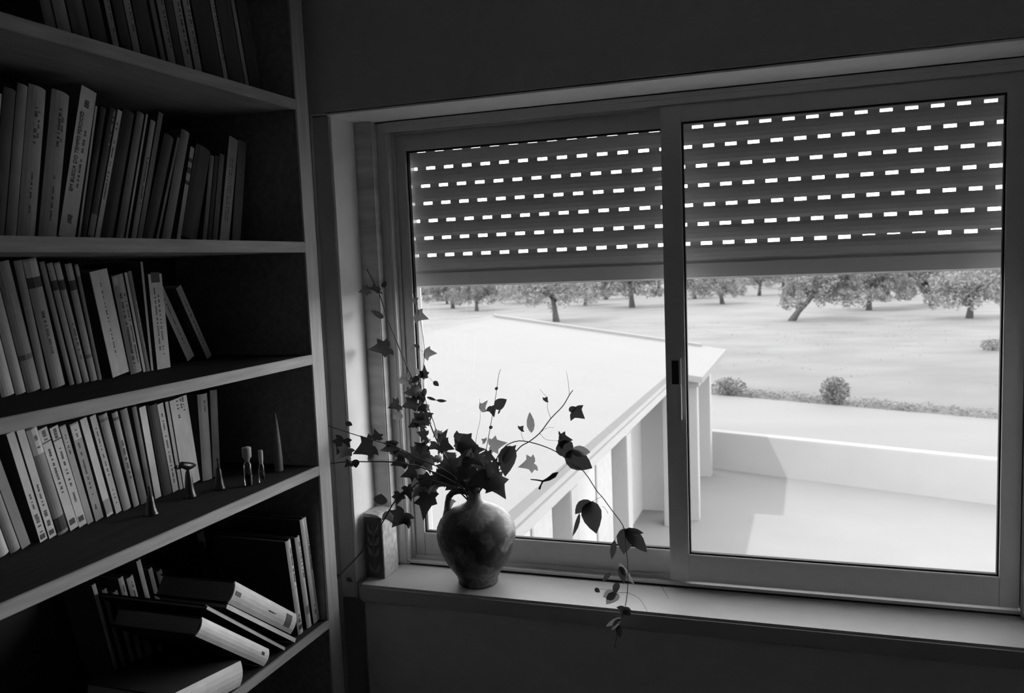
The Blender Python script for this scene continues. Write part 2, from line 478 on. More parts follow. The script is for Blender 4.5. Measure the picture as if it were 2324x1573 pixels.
def add_book(name, label, x, y0, z0, phi, H, T, D, alb, bulge=None, soft=False, deco=(), group=None, board=None):
    """spine plane at x, foot corner (y0, z0) relative to the eye, turned by phi about the x axis"""
    if bulge is None:
        bulge = 0.0 if soft else min(0.006, T * 0.16)
    o = cover_mesh(H, T, D, bulge, alb, soft).build(name, book_mat(alb), None)
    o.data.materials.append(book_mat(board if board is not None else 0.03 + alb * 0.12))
    for f_ in o.data.polygons:                  # boards darker than the spine: shade on the covers put into the colour
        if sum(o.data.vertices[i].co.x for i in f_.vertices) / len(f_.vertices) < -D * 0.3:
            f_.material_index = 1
    o.location = (x, y0, z0 + EYE); o.rotation_euler = (phi, 0, 0)
    tag(o, label, 'book', group)
    t = min(0.0014 if soft else 0.003, T * 0.22); g_ = 0.0008 if soft else 0.004
    MB().box(-D + g_, -t - 0.0005, t, T - t, g_, H - g_).build('pages', paper, o)
    for d in deco:
        kind = d[0]
        if kind == 'label':           # u0,u1,(v0,v1),albedo
            b = MB(); patch(b, T, bulge, d[1] * H, d[2] * H, T * d[3], T * d[4], 0.0005)
            b.build('spine_label', book_mat(d[5]) if len(d) > 5 else paper_label, o)
        elif kind == 'band':
            b = MB(); patch(b, T, bulge, d[1] * H, d[2] * H, T * .01, T * .99, 0.0006)
            b.build('spine_band', book_mat(d[3]), o)
        elif kind == 'print':         # u0,u1,v,height
            b = MB(); marks(b, T, bulge, H, d[1], d[2], d[3], d[4], brng, d[5] if len(d) > 5 else 0.75)
            if b.v: b.build('lettering', ink if len(d) < 7 else d[6], o)['kind'] = 'stuff'
        elif kind == 'square':
            b = MB(); patch(b, T, bulge, d[1] * H, d[1] * H + T * .55, T * .2, T * .8, 0.0009); b.build('emblem', ink, o)
        elif kind == 'text':          # string,u0,v,size
            cu = bpy.data.curves.new('spine_title', 'FONT'); cu.body = d[1]; cu.size = d[4]; cu.extrude = 0.0003
            tmp = bpy.data.objects.new('spine_title', cu); COL.objects.link(tmp)
            dg = bpy.context.evaluated_depsgraph_get()
            me = bpy.data.meshes.new_from_object(tmp.evaluated_get(dg)); bpy.data.objects.remove(tmp)
            me.materials.clear(); me.materials.append(mat('title_ink', 0.10, 0.8, 0.1))
            to = link('title', me, o)
            # letters read upwards: local X -> +Z, local Y -> -Y
            to.matrix_local = Matrix(((0, 0, 1, spine_x(d[3] * T, T, bulge) + 0.0006), (0, -1, 0, d[3] * T), (1, 0, 0, d[2] * H), (0, 0, 0, 1)))
    return o

def px_book(x, bl, tl, br):
    a, u, v = at(*bl, 0, x), at(*tl, 0, x), at(*br, 0, x)
    dy, dz = u.y - a.y, u.z - a.z
    H = math.hypot(dy, dz); phi = math.atan2(-dy, dz)
    T = (v.y - a.y) * math.cos(phi) + (v.z - a.z) * math.sin(phi)
    return a.y, a.z, phi, H, max(T, 0.004)

ORD = ['', 'first', 'second', 'third', 'fourth', 'fifth', 'sixth', 'seventh', 'eighth', 'ninth', 'tenth', 'eleventh', 'twelfth',
       'thirteenth', 'fourteenth', 'fifteenth', 'sixteenth', 'seventeenth', 'eighteenth', 'nineteenth', 'twentieth',
       'twenty-first', 'twenty-second', 'twenty-third', 'twenty-fourth', 'twenty-fifth', 'twenty-sixth', 'twenty-seventh', 'twenty-eighth', 'twenty-ninth', 'thirtieth', 'thirty-first', 'thirty-second']
def tone_word(a):
    return 'white' if a > .66 else 'pale' if a > .45 else 'light grey' if a > .33 else 'grey' if a > .2 else 'dark grey' if a > .1 else 'black'
def fill_row(shelf, x, rows, where, D, group, soft_alb=0.0, extra_left=0, extra=None):
    """rows: (bl, tl, br, albedo, soft, deco); set on the shelf, kept from running into each other"""
    zt = SH[shelf][1]
    items = []
    for bl, tl, br, alb, soft, deco in rows:
        y0, z0, phi, H, T = px_book(x, bl, tl, br)
        items.append([y0, phi, H, T * (.93 if shelf == 2 else 1), alb, soft, deco])
    r2 = random.Random(shelf * 7)
    y = items[0][0]; ph = items[0][1]
    for k in range(extra_left):                                     # the row goes on past the edge of the view
        T = r2.uniform(0.018, 0.034); y -= T / math.cos(ph) + 0.002
        items.insert(0, [y, ph, items[0][2] * r2.uniform(0.93, 1.03), T, r2.choice((.12, .3, .45, .55)), False, []])
    out = []; pv = None
    for y0, phi, H, T, alb, soft, deco in items:
        H = min(H, 0.285)
        for _ in range(2):
            zz = zt + 0.0008 + max(0, -T * math.sin(phi))
            need = -9
            if pv:
                for hh in (0.0, 1.0):
                    ztop = min(pv[1] + pv[3] * math.cos(pv[2]), zz + H * math.cos(phi)); zz_ = max(zz, pv[1] + pv[4] * math.sin(pv[2]))
                    zq = zz_ + (ztop - zz_) * hh
                    yr = pv[0] + pv[4] * math.cos(pv[2]) - math.tan(pv[2]) * (zq - pv[1] - pv[4] * math.sin(pv[2]))
                    need = max(need, yr + math.tan(phi) * (zq - zz) + 0.0006)
            if need - y0 > 0.006 and pv: phi = pv[2]
            else: break
        y0 = max(y0, need)
        if y0 + T / math.cos(phi) + abs(math.tan(phi)) * (H if phi < 0 else 0) > UP0 - 0.002:      # last book before the upright
            y0 = min(y0, UP0 - 0.002 - T / math.cos(phi) - abs(math.tan(phi)) * (H if phi < 0 else 0))
            y0 = max(y0, need); T = max(0.006, min(T, (UP0 - 0.002 - y0 - abs(math.tan(phi)) * (H if phi < 0 else 0)) * math.cos(phi)))
        pv = (y0, zz, phi, H, T)
        out.append((y0, zz, phi, H, T, alb, soft, deco))
    n = len(out)
    for i, (y0, zz, phi, H, T, alb, soft, deco) in enumerate(out):
        th = 'thin' if T < .012 else 'thick' if T > .03 else ''
        word = ('paperback' if soft else 'book')
        lab = ' '.join(('%s %s %s, %s from the window end on the %s' % (th, tone_word(alb), word, ORD[n - i], where)).split())
        o = add_book(word, lab, x, y0, zz, phi, H, T, D, alb, soft=soft, deco=deco, group=group)
    return out

# topmost visible shelf: tall books leaning away from the window
X1 = -1.19
def top_row():
    base = []
    for (xa, xb, y1, xlo, ylo, alb) in ((105, 128, 67, 0, 0, .2), (132, 160, 67, 0, 0, .3), (164, 200, 67, 0, 0, .12), (205, 238, 67, 0, 0, .08), (249, 262, 67, 0, 0, .34), (268, 290, 67, 0, 0, .07), (293, 308, 67, 0, 0, .36),
                              (312, 345, 67, 0, 0, .07), (352, 362, 67, 0, 0, .2), (368, 384, 67, 0, 0, .34), (387, 402, 67, 0, 0, .08), (404, 421, 67, 0, 0, .36),
                              (426, 441, 67, 0, 0, .38), (446, 486, 67, 0, 0, .06), (488, 497, 67, 0, 0, .42), (500, 533, 67, 0, 0, .08), (535, 543, 67, 0, 0, .3), (546, 570, 67, 0, 0, .05)):
        p0, p1 = at(xa, y1, 0, X1), at(xb, y1, 0, X1)
        base.append((p0, p1, alb))
    phi = math.radians(10.5)
    rows = []; zt = SH[1][1]
    for p0, p1, alb in base:
        yb0 = p0.y + math.tan(phi) * (p0.z - zt); yb1 = p1.y + math.tan(phi) * (p1.z - zt)
        rows.append((yb0, max(0.005, (yb1 - yb0) * math.cos(phi)), alb))
    n = len(rows); pe = -9
    for i, (y0, T, alb) in enumerate(rows):
        y0 = max(y0, pe + .0005)
        pe = y0 + T / math.cos(phi)
        lab = '%s tall book, %s from the window end on the topmost shelf' % (tone_word(alb), ORD[n - i])
        add_book('book', lab, X1, y0, zt + 0.0008, phi, 0.235 + 0.02 * math.sin(i * 2.3), T, 0.17, alb, deco=[('print', .2, .7, .5, T * .3)] if alb > .3 else [], group='books on the topmost shelf')
top_row()

P = lambda *a: ('print',) + a
# second shelf: tall books leaning towards the window
rows2 = [
 ((38, 535), (65, 188), (82, 535), .42, False, [P(.62, .86, .42, .006), P(.66, .84, .6, .004), P(.15, .45, .45, .003)]),
 ((86, 535), (117.6, 200), (131, 535), .40, False, [P(.62, .88, .45, .006), P(.66, .84, .62, .004), P(.10, .42, .45, .003)]),
 ((133, 535), (186, 189), (174, 535), .62, True, [('text', 'EM BUSCA DO TEMPO PERDIDO', .30, .40, .0105), P(.34, .72, .66, .0045), P(.10, .17, .5, .012), P(.86, .93, .5, .012)]),
 ((175, 535), (216, 229), (180, 535), .52, True, []),
 ((181, 535), (228, 234), (195, 535), .05, False, []),
 ((196, 535), (250, 236), (212, 535), .09, False, [('label', .03, .19, .05, .95, .36), P(.72, .97, .6, .004, .5, paper_label)]),
 ((214, 535), (267, 239), (226, 535), .56, True, [P(.3, .9, .4, .003)]),
 ((228, 535), (280, 243), (258, 535), .06, False, []),
 ((262, 535), (311, 245), (281, 535), .22, False, []),
 ((283, 535), (331, 246), (288, 535), .40, True, []),
 ((296, 535), (341.5, 262), (309, 535), .38, False, [P(.3, .7, .5, .004)]),
 ((310, 535), (360, 243), (322, 535), .16, True, []),
 ((324, 535), (373, 298), (350, 535), .08, False, []),
 ((352, 535), (402, 298), (358, 535), .18, True, []),
 ((366, 535), (411, 286), (388, 535), .25, False, []),
 ((399, 535), (432, 320), (409, 535), .38, True, [('band', .72, .78, .06), ('band', .84, .88, .06), ('band', .60, .64, .06)]),
 ((411, 535), (445, 326), (450, 535), .07, False, []),
 ((457, 535), (475, 338), (467, 535), .20, False, []),
 ((469, 535), (487, 338), (479, 535), .06, False, []),
 ((481, 538), (498, 338), (493, 538), .18, False, [P(.2, .7, .5, .003)]),
 ((498, 535), (520, 298), (521, 535), .46, True, [P(.2, .8, .35, .002), P(.2, .8, .6, .002)]),
 ((523, 535), (538, 305), (544, 535), .22, False, []),
]
fill_row(2, -1.25, rows2, 'second shelf from the top', 0.17, 'books on the second shelf', extra_left=7)
# third shelf: cloth-bound set, then leaning paperbacks
lab_top = lambda a=.42: [('label', .86, .985, .02, .98, a), ('band', .78, .86, .05)]
rows3 = [
 ((62, 893), (-13, 597), (94, 889), .30, False, [('band', .25, .29, .12)]),
 ((95, 886), (30, 592), (113, 883), .28, False, []),
 ((115, 883), (46, 590), (146, 879), .34, False, lab_top(.5) + [P(.25, .6, .5, .006)]),
 ((158, 873), (88.6, 593), (169, 871), .26, False, []),
 ((174, 869), (105, 595), (187, 867), .30, False, lab_top(.38)),
 ((190, 866), (121, 594), (203, 863), .34, False, lab_top(.5) + [P(.2, .5, .5, .004)]),
 ((206, 860), (145.6, 593), (221, 858), .32, False, lab_top(.42) + [('band', .2, .23, .15)]),
 ((223, 858), (168, 595), (231, 857), .20, False, [('label', .90, .985, .02, .98, .4)]),
 ((256, 860), (203, 620.5), (294, 849), .58, True, [('label', .0, 1.0, .02, .42, .72), P(.2, .88, .46, .003)]),
 ((297, 848), (252, 624), (322, 842), .36, False, [P(.1, .85, .35, .006, .8), P(.1, .85, .7, .006, .8), ('label', .90, .99, .02, .30, .75)]),
 ((325, 839), (281.6, 613), (331, 838), .46, True, []),
 ((332, 838), (289, 610), (340, 836), .22, False, [P(.2, .7, .5, .004, .6, paper_label)]),
 ((343, 836), (318, 588), (348, 835), .40, True, []),
 ((357, 834), (308, 622), (387, 827), .58, True, [P(.15, .8, .6, .004), P(.2, .85, .35, .004), ('square', .91)]),
]
r3 = fill_row(3, -1.317, rows3, 'third shelf from the top', 0.155, 'books on the third shelf', extra_left=6)
for i, (bl, tl, br, alb, x, lab) in enumerate((((426, 816), (343.6, 636), (445, 812), .40, -1.36, 'grey paperback leaning steeply against the row on the third shelf from the top'),
                                              ((470, 811), (399, 650), (483, 809), .34, -1.34, 'slim dark grey paperback slumped alone near the upright on the third shelf from the top'))):
    y0, z0, phi, H, T = px_book(x, bl, tl, br)
    add_book('paperback', lab, x, y0, SH[3][1] + 0.0008, phi, H, T, 0.125, alb, soft=True, group='books on the third shelf', deco=[P(.2, .8, .5, .003)])
# fourth shelf (with the bells): worn paperbacks
sq = ('square', .05)
rows4 = [
 ((50, 1246), (-40, 1000), (72, 1240), .30, True, []),
 ((92, 1235), (15, 990), (109, 1228), .66, True, [P(.08, .25, .5, .010, .9), ('square', .02), P(.3, .45, .5, .004)]),
 ((113, 1228), (38, 984), (129, 1219), .68, True, [P(.10, .25, .5, .009, .9), ('square', .03), P(.3, .5, .5, .004)]),
 ((131, 1219), (56, 980), (153, 1202), .28, False, [('label', .76, .99, .02, .98, .72), P(.8, .96, .55, .009), ('band', .03, .16, .05)]),
 ((155, 1205), (80.5, 976), (174, 1196), .66, True, [('band', .865, .875, .08), P(.89, .97, .5, .010, .9), P(.35, .8, .5, .005), sq]),
 ((178, 1194), (110, 968.6), (196, 1186), .66, True, [('band', .87, .88, .08), P(.89, .97, .5, .009, .9), P(.25, .8, .5, .005), sq]),
 ((199, 1184), (134, 962.5), (213, 1180), .40, True, [P(.72, .95, .5, .003), ('label', .80, .98, .05, .95, .5)]),
 ((217, 1177), (157, 957.5), (236, 1172), .36, True, [('label', .84, .985, .04, .96, .66), P(.86, .97, .5, .006), P(.1, .8, .45, .004)]),
 ((243, 1172), (181, 951), (258, 1167), .82, True, [('band', .03, .17, .36)]),
 ((264, 1167), (203.6, 947), (277, 1162), .50, True, [P(.1, .9, .5, .003)]),
 ((280, 1158), (223, 942), (299, 1154), .36, False, [('band', .93, .96, .2)]),
 ((304, 1150), (253, 937), (317, 1147), .40, False, [('band', .92, .95, .15), P(.3, .7, .5, .005)]),
 ((320, 1143), (272, 929), (336, 1140), .26, False, []),
 ((339, 1138), (298.7, 925), (349, 1134), .20, False, []),
 ((352, 1127), (315, 919.7), (366, 1121), .70, True, []),
 ((369, 1119), (333, 915), (390, 1110), .05, False, []),
 ((392, 1110), (355.6, 910.5), (405, 1106), .52, True, [P(.1, .9, .5, .005)]),
 ((408, 1105), (374, 906), (415, 1103), .42, True, []),
 ((417, 1101), (384, 903), (455, 1090), .56, True, [P(.78, .97, .4, .007), P(.86, .98, .62, .006), P(.84, .98, .75, .006)]),
 ((460, 1088), (447, 892), (482, 1082), .30, False, [P(.8, .95, .5, .006)]),
 ((484, 1081), (476, 885), (500, 1076), .22, False, []),
]
fill_row(4, -1.31, rows4, 'shelf with the bells', 0.16, 'books on the shelf with the bells', extra_left=6)

# fifth shelf: four upright books by the upright, a slumped pile, small books at the back
XF = -1.145
z5 = SH[5][1]
for bl, tl, br, alb, name, lab, deco in (
  ((677, 1447), (636, 1245), (693, 1436), .62, 'book', 'pale upright book closest to the slumped pile on the lowest shelf', [P(.5, .95, .62, .005), P(.12, .2, .5, .008), ('square', .05)]),
  ((697, 1434), (664, 1233), (713, 1425), .55, 'book', 'second upright book from the slumped pile on the lowest shelf', [P(.55, .95, .62, .005), ('label', .15, .24, .2, .8, .2)]),
  ((716, 1424), (682, 1192.5), (730, 1415), .62, 'book', 'taller pale upright book with a plain spine near the upright on the lowest shelf', [P(.06, .2, .5, .004)]),
  ((735, 1413), (704, 1183), (741, 1407), .64, 'paperback', 'thin worn pale paperback against the bookcase upright on the lowest shelf', [P(.5, .8, .5, .004)])):
    y0, z0, phi, H, T = px_book(XF, bl, tl, br)
    phi = math.radians(6.5); y0 = min(y0, {'pale': 1.6745, 'second': 1.6955, 'taller': 1.7165, 'thin': 1.7355}[lab.split()[0]]); T = min(T, {'pale': .0205, 'second': .0200, 'taller': .0180, 'thin': .0080}[lab.split()[0]])
    add_book(name, lab, XF, y0, z5 + 0.0008, phi, H, T, 0.20, alb, soft=(name == 'paperback'), deco=deco, group='upright books on the lowest shelf', board=.03)
XP = -1.13
pile = [
  ('book', 'thick book with cream spine lying on top of the slumped pile', (660, 1449), (518, 1380), (674, 1404), .60, False, 0.19, [P(.35, .5, .5, .004), ('square', .08), ('label', .9, .98, .42, .62, .12)]),
  ('paperback', 'white paperback sprung slightly open in the slumped pile', (670, 1469), (514, 1393), (675, 1461), .66, True, 0.17, []),
  ('book', 'large thin dark book with pale edge in the slumped pile', (646, 1481), (469, 1388), (648.5, 1475), .5, True, 0.27, []),
  ('book', 'thick cream-spined book at the bottom front of the slumped pile', (598.5, 1516), (443.5, 1448), (611, 1477), .68, False, 0.21, [P(.05, .12, .6, .010)]),
]
for name, lab, O, U, V, alb, soft, D, deco in pile:
    y0, z0, phi, H, T = px_book(XP, O, U, V)
    o = add_book(name, lab, XP, y0, max(z0 + (.009 if lab.startswith('thick book') else .0), z5) + 0.001, phi, H, T, D, alb, board=.03, soft=soft, deco=deco, group='slumped pile on the lowest shelf')
# dark cover of the large thin book
y0, z0, phi, H, T = px_book(XP, (646, 1481), (469, 1388), (648.5, 1475))
c = MB().box(-0.272, -0.0035, T + 0.0003, T + 0.0022, -0.001, H + 0.002).build('dust_jacket', book_mat(.05), bpy.data.objects[o.name] if False else None)
c.parent = [q for q in bpy.data.objects if q.get('label', '').startswith('large thin dark')][0]
p = at(537, 1508, 0, -1.125)
add_book('book', 'thick pale book lying almost flat beneath the slumped pile', -1.125, p.y + 0.006, z5 + 0.001, math.radians(82), 0.21, 0.052, 0.2, .66, board=.03, deco=[], group='slumped pile on the lowest shelf')
small = [((208, 1330), (217, 1324), .42), ((231, 1342), (242, 1336), .30), ((256, 1347), (267, 1342), .42), ((267.6, 1315), (279, 1304.5), .52), ((286.5, 1315), (302, 1304), .50),
         ((309, 1276), (319, 1268), .55), ((336, 1294), (345, 1284), .36), ((355, 1300), (367, 1294), .22)]
pe = -9
for i, (tl, tr, alb) in enumerate(small):
    x = -1.406
    a, b_ = at(*tl, 0, x), at(*tr, 0, x); phi = math.radians(11)
    yb = a.y + math.tan(phi) * (a.z - z5)
    H = (a.z - z5) / math.cos(phi); T = max(0.008, (b_.y - a.y) * 0.95)
    yb = max(yb, pe + .001); pe = yb + T / math.cos(phi)
    lab = '%s book, %s from the slumped pile in the back row on the lowest shelf' % (tone_word(alb), ORD[len(small) - i])
    add_book('book', lab, x, yb, z5 + 0.0008, phi, H, T, 0.088, alb, group='small books in the back row of the lowest shelf', deco=[P(.7, .93, .5, .004)] if i in (3, 4) else [])
# tattered volume standing behind the pile
a = at(443, 1212, 0, -1.41)
tb = add_book('book', 'old book with torn spine standing behind the slumped pile', -1.41, a.y + 0.03, z5 + 0.0008, math.radians(8), a.z - z5, 0.030, 0.085, .06, group=None)
tr_ = MB()
H = a.z - z5; pts = [(0.002, H), (0.026, H), (0.024, H - .012), (0.027, H - .03), (0.021, H - .05), (0.019, H - .03), (0.012, H - .018), (0.006, H - .022)]
tr_.prism(pts, 0, 0.0050, 0.0062)
tr_.build('torn_spine', book_mat(.45), tb)

# ------------------------------------------------------------------ bells, vials, cone on the fourth shelf
z4 = SH[4][1] + 0.0006
def bell(loc, hgt, r, label, bird=False):
    e = empty('hand_bell', (loc[0], loc[1], z(z4))); tag(e, label, 'bell', 'small bells on the shelf')
    prof = [(r, 0), (r * 1.02, hgt * .03), (r * .82, hgt * .10), (r * .66, hgt * .25), (r * .55, hgt * .45), (r * .42, hgt * .62), (r * .2, hgt * .70), (r * .12, hgt * .72)]
    MB().lathe(prof, 24).build('bell_body', brass, e, smooth=True)
    if not bird:
        hp = [(r * .12, hgt * .70), (r * .16, hgt * .78), (r * .10, hgt * .86), (r * .2, hgt * .95), (r * .02, hgt)]
        MB().lathe(hp, 16).build('handle', brass, e, smooth=True)
    else:
        b = MB()
        b.tube([(0, -.030, hgt * .80), (0, -.016, hgt * .86), (0, 0, hgt * .78), (0, .014, hgt * .76), (0, .024, hgt * .74)], [.002, .007, .009, .006, .002], 10)
        b.tube([(0, 0, hgt * .68), (0, 0, hgt * .80)], [.003, .004], 8)
        b.tube([(0, -.030, hgt * .80), (0, -.034, hgt * .86), (0, -.040, hgt * .84)], [.003, .004, .0012], 8)
        b.build('bird_handle', brass, e, smooth=True)
    return e
bell((-1.235, 1.317), 0.058, 0.014, 'smallest bell, standing apart from the vials on the shelf')
bell((-1.245, 1.441), 0.086, 0.014, 'bell with a bird-shaped handle between two other bells', True)
bell((-1.225, 1.512), 0.070, 0.013, 'slender brass bell standing beside the corked vial')
def vial(loc, hgt, r, ck, label):
    e = empty('glass_vial', (loc[0], loc[1], z(z4))); tag(e, label, 'vial', 'small vials on the shelf')
    MB().lathe([(r * .8, 0), (r, .002), (r, hgt * .80), (r * .62, hgt * .88), (r * .62, hgt)], 20).build('bottle', vial_m, e, smooth=True)
    MB().lathe([(r * .60, hgt * .90), (r * .70, hgt * 1.0), (r * ck, hgt + .004), (r * ck * 1.04, hgt + .024), (r * ck * .96, hgt + .026), (.0002, hgt + .026)], 20).build('stopper', cork, e, smooth=True)
vial((-1.178, 1.551), 0.060, 0.0085, 1.15, 'corked glass vial, the taller of two on the shelf')
vial((-1.162, 1.578), 0.048, 0.0065, 0.8, 'small glass vial behind the taller corked one')
cn = MB().lathe([(.009, 0), (.010, .004), (.0095, .02), (.010, .03), (.0085, .06), (.006, .095), (.003, .125), (.0004, .139)], 20).build('wooden_spire', horn, smooth=True)
cn.location = (-1.19, 1.683, z(z4)); tag(cn, 'slim pointed wooden spire standing on the shelf by the upright', 'ornament')

# ================================================================== THINGS ON THE SILL
ZSW = z(ZS)
VC = Vector((-0.803, 1.947, ZSW))
def vase_material():
    M = mat('painted_ceramic', 0.30, 0.5, 0.2, 6)
    nt = M.node_tree; b = nt.nodes['Principled BSDF']
    tc = nt.nodes.new('ShaderNodeTexCoord'); vo = nt.nodes.new('ShaderNodeTexVoronoi'); nz = nt.nodes.new('ShaderNodeTexNoise')
    nz.inputs['Scale'].default_value = 14
    ad = nt.nodes.new('ShaderNodeMixRGB'); ad.inputs[0].default_value = 0.22
    nt.links.new(tc.outputs['Object'], ad.inputs[1]); nt.links.new(nz.outputs['Color'], ad.inputs[2])
    nt.links.new(tc.outputs['Object'], nz.inputs['Vector'])
    vo.feature = 'DISTANCE_TO_EDGE'; vo.inputs['Scale'].default_value = 15
    nt.links.new(ad.outputs[0], vo.inputs['Vector'])
    rp = nt.nodes.new('ShaderNodeValToRGB')
    e = rp.color_ramp.elements
    e[0].position = 0.015; e[0].color = (0.19, 0.19, 0.19, 1); e[1].position = 0.22; e[1].color = (0.105, 0.105, 0.105, 1)
    q = rp.color_ramp.elements.new(0.05); q.color = (0.125, 0.125, 0.125, 1)
    nt.links.new(vo.outputs['Distance'], rp.inputs[0])
    bl = nt.nodes.new('ShaderNodeTexNoise'); bl.inputs['Scale'].default_value = 17; bl.inputs['Detail'].default_value = 2.0
    nt.links.new(tc.outputs['Object'], bl.inputs['Vector'])
    br_ = nt.nodes.new('ShaderNodeValToRGB')            # broad brush-painted leaves, dark on grey
    br_.color_ramp.elements[0].position = 0.46; br_.color_ramp.elements[0].color = (0.38, 0.38, 0.38, 1)
    br_.color_ramp.elements[1].position = 0.54; br_.color_ramp.elements[1].color = (1.25, 1.25, 1.25, 1)
    nt.links.new(bl.outputs['Fac'], br_.inputs[0])
    mu = nt.nodes.new('ShaderNodeMixRGB'); mu.blend_type = 'MULTIPLY'; mu.inputs[0].default_value = 1.0
    nt.links.new(rp.outputs[0], mu.inputs[1]); nt.links.new(br_.outputs[0], mu.inputs[2])
    rp = mu
    for l in list(b.inputs['Base Color'].links): nt.links.remove(l)
    nt.links.new(rp.outputs[0], b.inputs['Base Color'])
    return M
vm = vase_material()
ve = empty('vase', VC); tag(ve, 'round painted ceramic jug holding ivy on the window sill', 'vase')
prof = [(.046, 0), (.0505, .004), (.0500, .012), (.0545, .024), (.0655, .040), (.0775, .058), (.0895, .083), (.0975, .108), (.1005, .127), (.0985, .148),
        (.0905, .166), (.0760, .182), (.0580, .194), (.0380, .203), (.0230, .210), (.0165, .219), (.0145, .230), (.0155, .243), (.0200, .256), (.0270, .266), (.0290, .271), (.0262, .271), (.0180, .258), (.0125, .244)]
MB().lathe(prof, 56).build('body', vm, ve, smooth=True)
hp = [(-.080, 0, .166), (-.0765, 0, .185), (-.074, 0, .204), (-.070, 0, .220), (-.060, 0, .231), (-.045, 0, .236), (-.028, 0, .236), (-.012, 0, .233)]
MB().tube(hp, [.0105, .0088, .0082, .008, .008, .008, .008, .0085], 12).build('handle', vm, ve, smooth=True)

# patterned ceramic block at the end of the sill
def block_material():
    M = mat('glazed_tile', 0.10, 0.35, 0.25, 40)
    return M
bk = empty('ceramic_block', (-1.078, 1.955, ZSW)); tag(bk, 'narrow upright ceramic block with painted leaf pattern standing beside the stone strip', 'ornament')
body = MB()
body.prism([(-.027, 0), (.027, 0), (.027, .160), (.016, .168), (-.012, .172), (-.027, .172)], 1, -.042, .036)
body.build('block_body', mat('block_glaze', 0.42, 0.5, 0.35, 70), bk, bevel=0.0015)
MB().box(-.0255, .0255, -.0432, -.042, .002, .163).build('front_panel', mat('dark_glaze', 0.07, 0.4, 0.2, 30), bk)
lp = mat('leaf_glaze', 0.24, 0.4, 0.1, 40)
for row, zz_ in enumerate((.118, .088, .060, .016)):
    for s in (-1, 1):
        b = MB(); pts = []
        for k in range(13):
            t = k / 12
            pts.append((s * (.002 + t * .014 - .004 * math.sin(math.pi * t)), zz_ + t * .026 - .003 * math.sin(math.pi * t)))
        for k in range(11, 0, -1):
            t = k / 12
            pts.append((s * (.002 + t * .014 + .005 * math.sin(math.pi * t)), zz_ + t * .026 - .007 * math.sin(math.pi * t)))
        b.prism(pts, 1, -.0442, -.0431); b.build('painted_leaf', lp, bk)
MB().box(-.0008, .0008, -.0442, -.0431, .012, .145).build('painted_stem', lp, bk)

# ------------------------------------------------------------------ ivy
ivy = empty('ivy_cuttings', W((VC.x, VC.y, ZS + 0.25))); tag(ivy, 'trailing ivy and passion vine sprigs arranged in the painted jug', 'plant')
IV = Vector(ivy.location)
lr = random.Random(21)
def leaf_outline(kind):
    if kind == 'ivy':
        h = [(0, 0), (.10, -.10), (.24, -.12), (.46, -.04), (.34, .12), (.52, .38), (.27, .44), (.17, .62), (0, 1.0)]
    elif kind == 'ivy3':
        h = [(0, 0), (.14, -.06), (.34, .02), (.56, .30), (.30, .40), (.20, .58), (.10, .80), (0, 1.0)]
    elif kind == 'ovate':
        h = [(0, 0), (.12, .03), (.24, .16), (.30, .36), (.26, .58), (.15, .80), (0, 1.0)]
    else:                       # 'lance'
        h = [(0, 0), (.07, .12), (.12, .35), (.11, .6), (.06, .82), (0, 1.0)]
    return h
LEAF = {}
def leaf_mesh(kind, fold, curl, m_):
    key = (kind, fold, curl, m_.name)
    if key in LEAF: return LEAF[key]
    h = leaf_outline(kind); n = len(h)
    def surf(x, y): return (x, y, -abs(x) * fold - curl * (y - .3) ** 2)
    v = []; f = []
    mid = [(0, y) for _, y in h]
    for x, y in h: v.append(surf(x, y))
    for x, y in h: v.append(surf(-x, y))
    ms = len(v)
    for _, y in mid: v.append(surf(0, min(max(y, 0), 1)))
    for i in range(n - 1):
        f.append([ms + i, i, i + 1, ms + i + 1]); f.append([n + i, ms + i, ms + i + 1, n + i + 1])
    me = bpy.data.meshes.new('leaf'); me.from_pydata(v, [], f)
    bm = bmesh.new(); bm.from_mesh(me); bmesh.ops.remove_doubles(bm, verts=bm.verts, dist=1e-5)
    bmesh.ops.recalc_face_normals(bm, faces=bm.faces); bm.to_mesh(me); bm.free()
    me.polygons.foreach_set('use_smooth', [True] * len(me.polygons))
    me.materials.append(m_); LEAF[key] = me
    return me
def leaf(bx, by, tx, ty, Y, kind='ivy', m_=None, tilt=None, wid=1.0, lean=0.0):
    """leaf from stalk end to tip; tilt turns the blade about its midrib, lean tips it towards or away from the room"""
    m_ = m_ or leaf_dark
    a = at(bx, by, 1, Y); b = at(tx, ty, 1, Y + lean)
    if a.x < XJ + 0.012 and Y > 1.87: a = at(bx, by, 1, 1.86); b = at(tx, ty, 1, 1.86)
    d = b - a; L = d.length
    yv = d.normalized(); n = (-ray(bx, by)).normalized(); xv = yv.cross(n).normalized(); zv = xv.cross(yv)
    if tilt is None: tilt = lr.uniform(-50, 50)
    q = math.radians(tilt)
    xv2 = xv * math.cos(q) + zv * math.sin(q); zv2 = xv2.cross(yv)
    o = link('leaf', leaf_mesh(kind, lr.choice((.15, .4)), lr.choice((-.15, .15, .3)), m_), ivy)
    mt = Matrix.Identity(4)
    for k in range(3):
        mt[k][0] = xv2[k] * L * wid; mt[k][1] = yv[k] * L; mt[k][2] = zv2[k] * L
    mt.translation = W(a) - IV
    o.matrix_local = mt
    return o
def leaf_c(cx, cy, s, ang, Y, kind='ivy', m_=None, tilt=None, wid=1.0):
    c_, s_ = math.cos(math.radians(ang)) * s / 2, math.sin(math.radians(ang)) * s / 2
    return leaf(cx - c_, cy - s_, cx + c_, cy + s_, Y, kind, m_, tilt, wid, lr.uniform(-.008, .008))
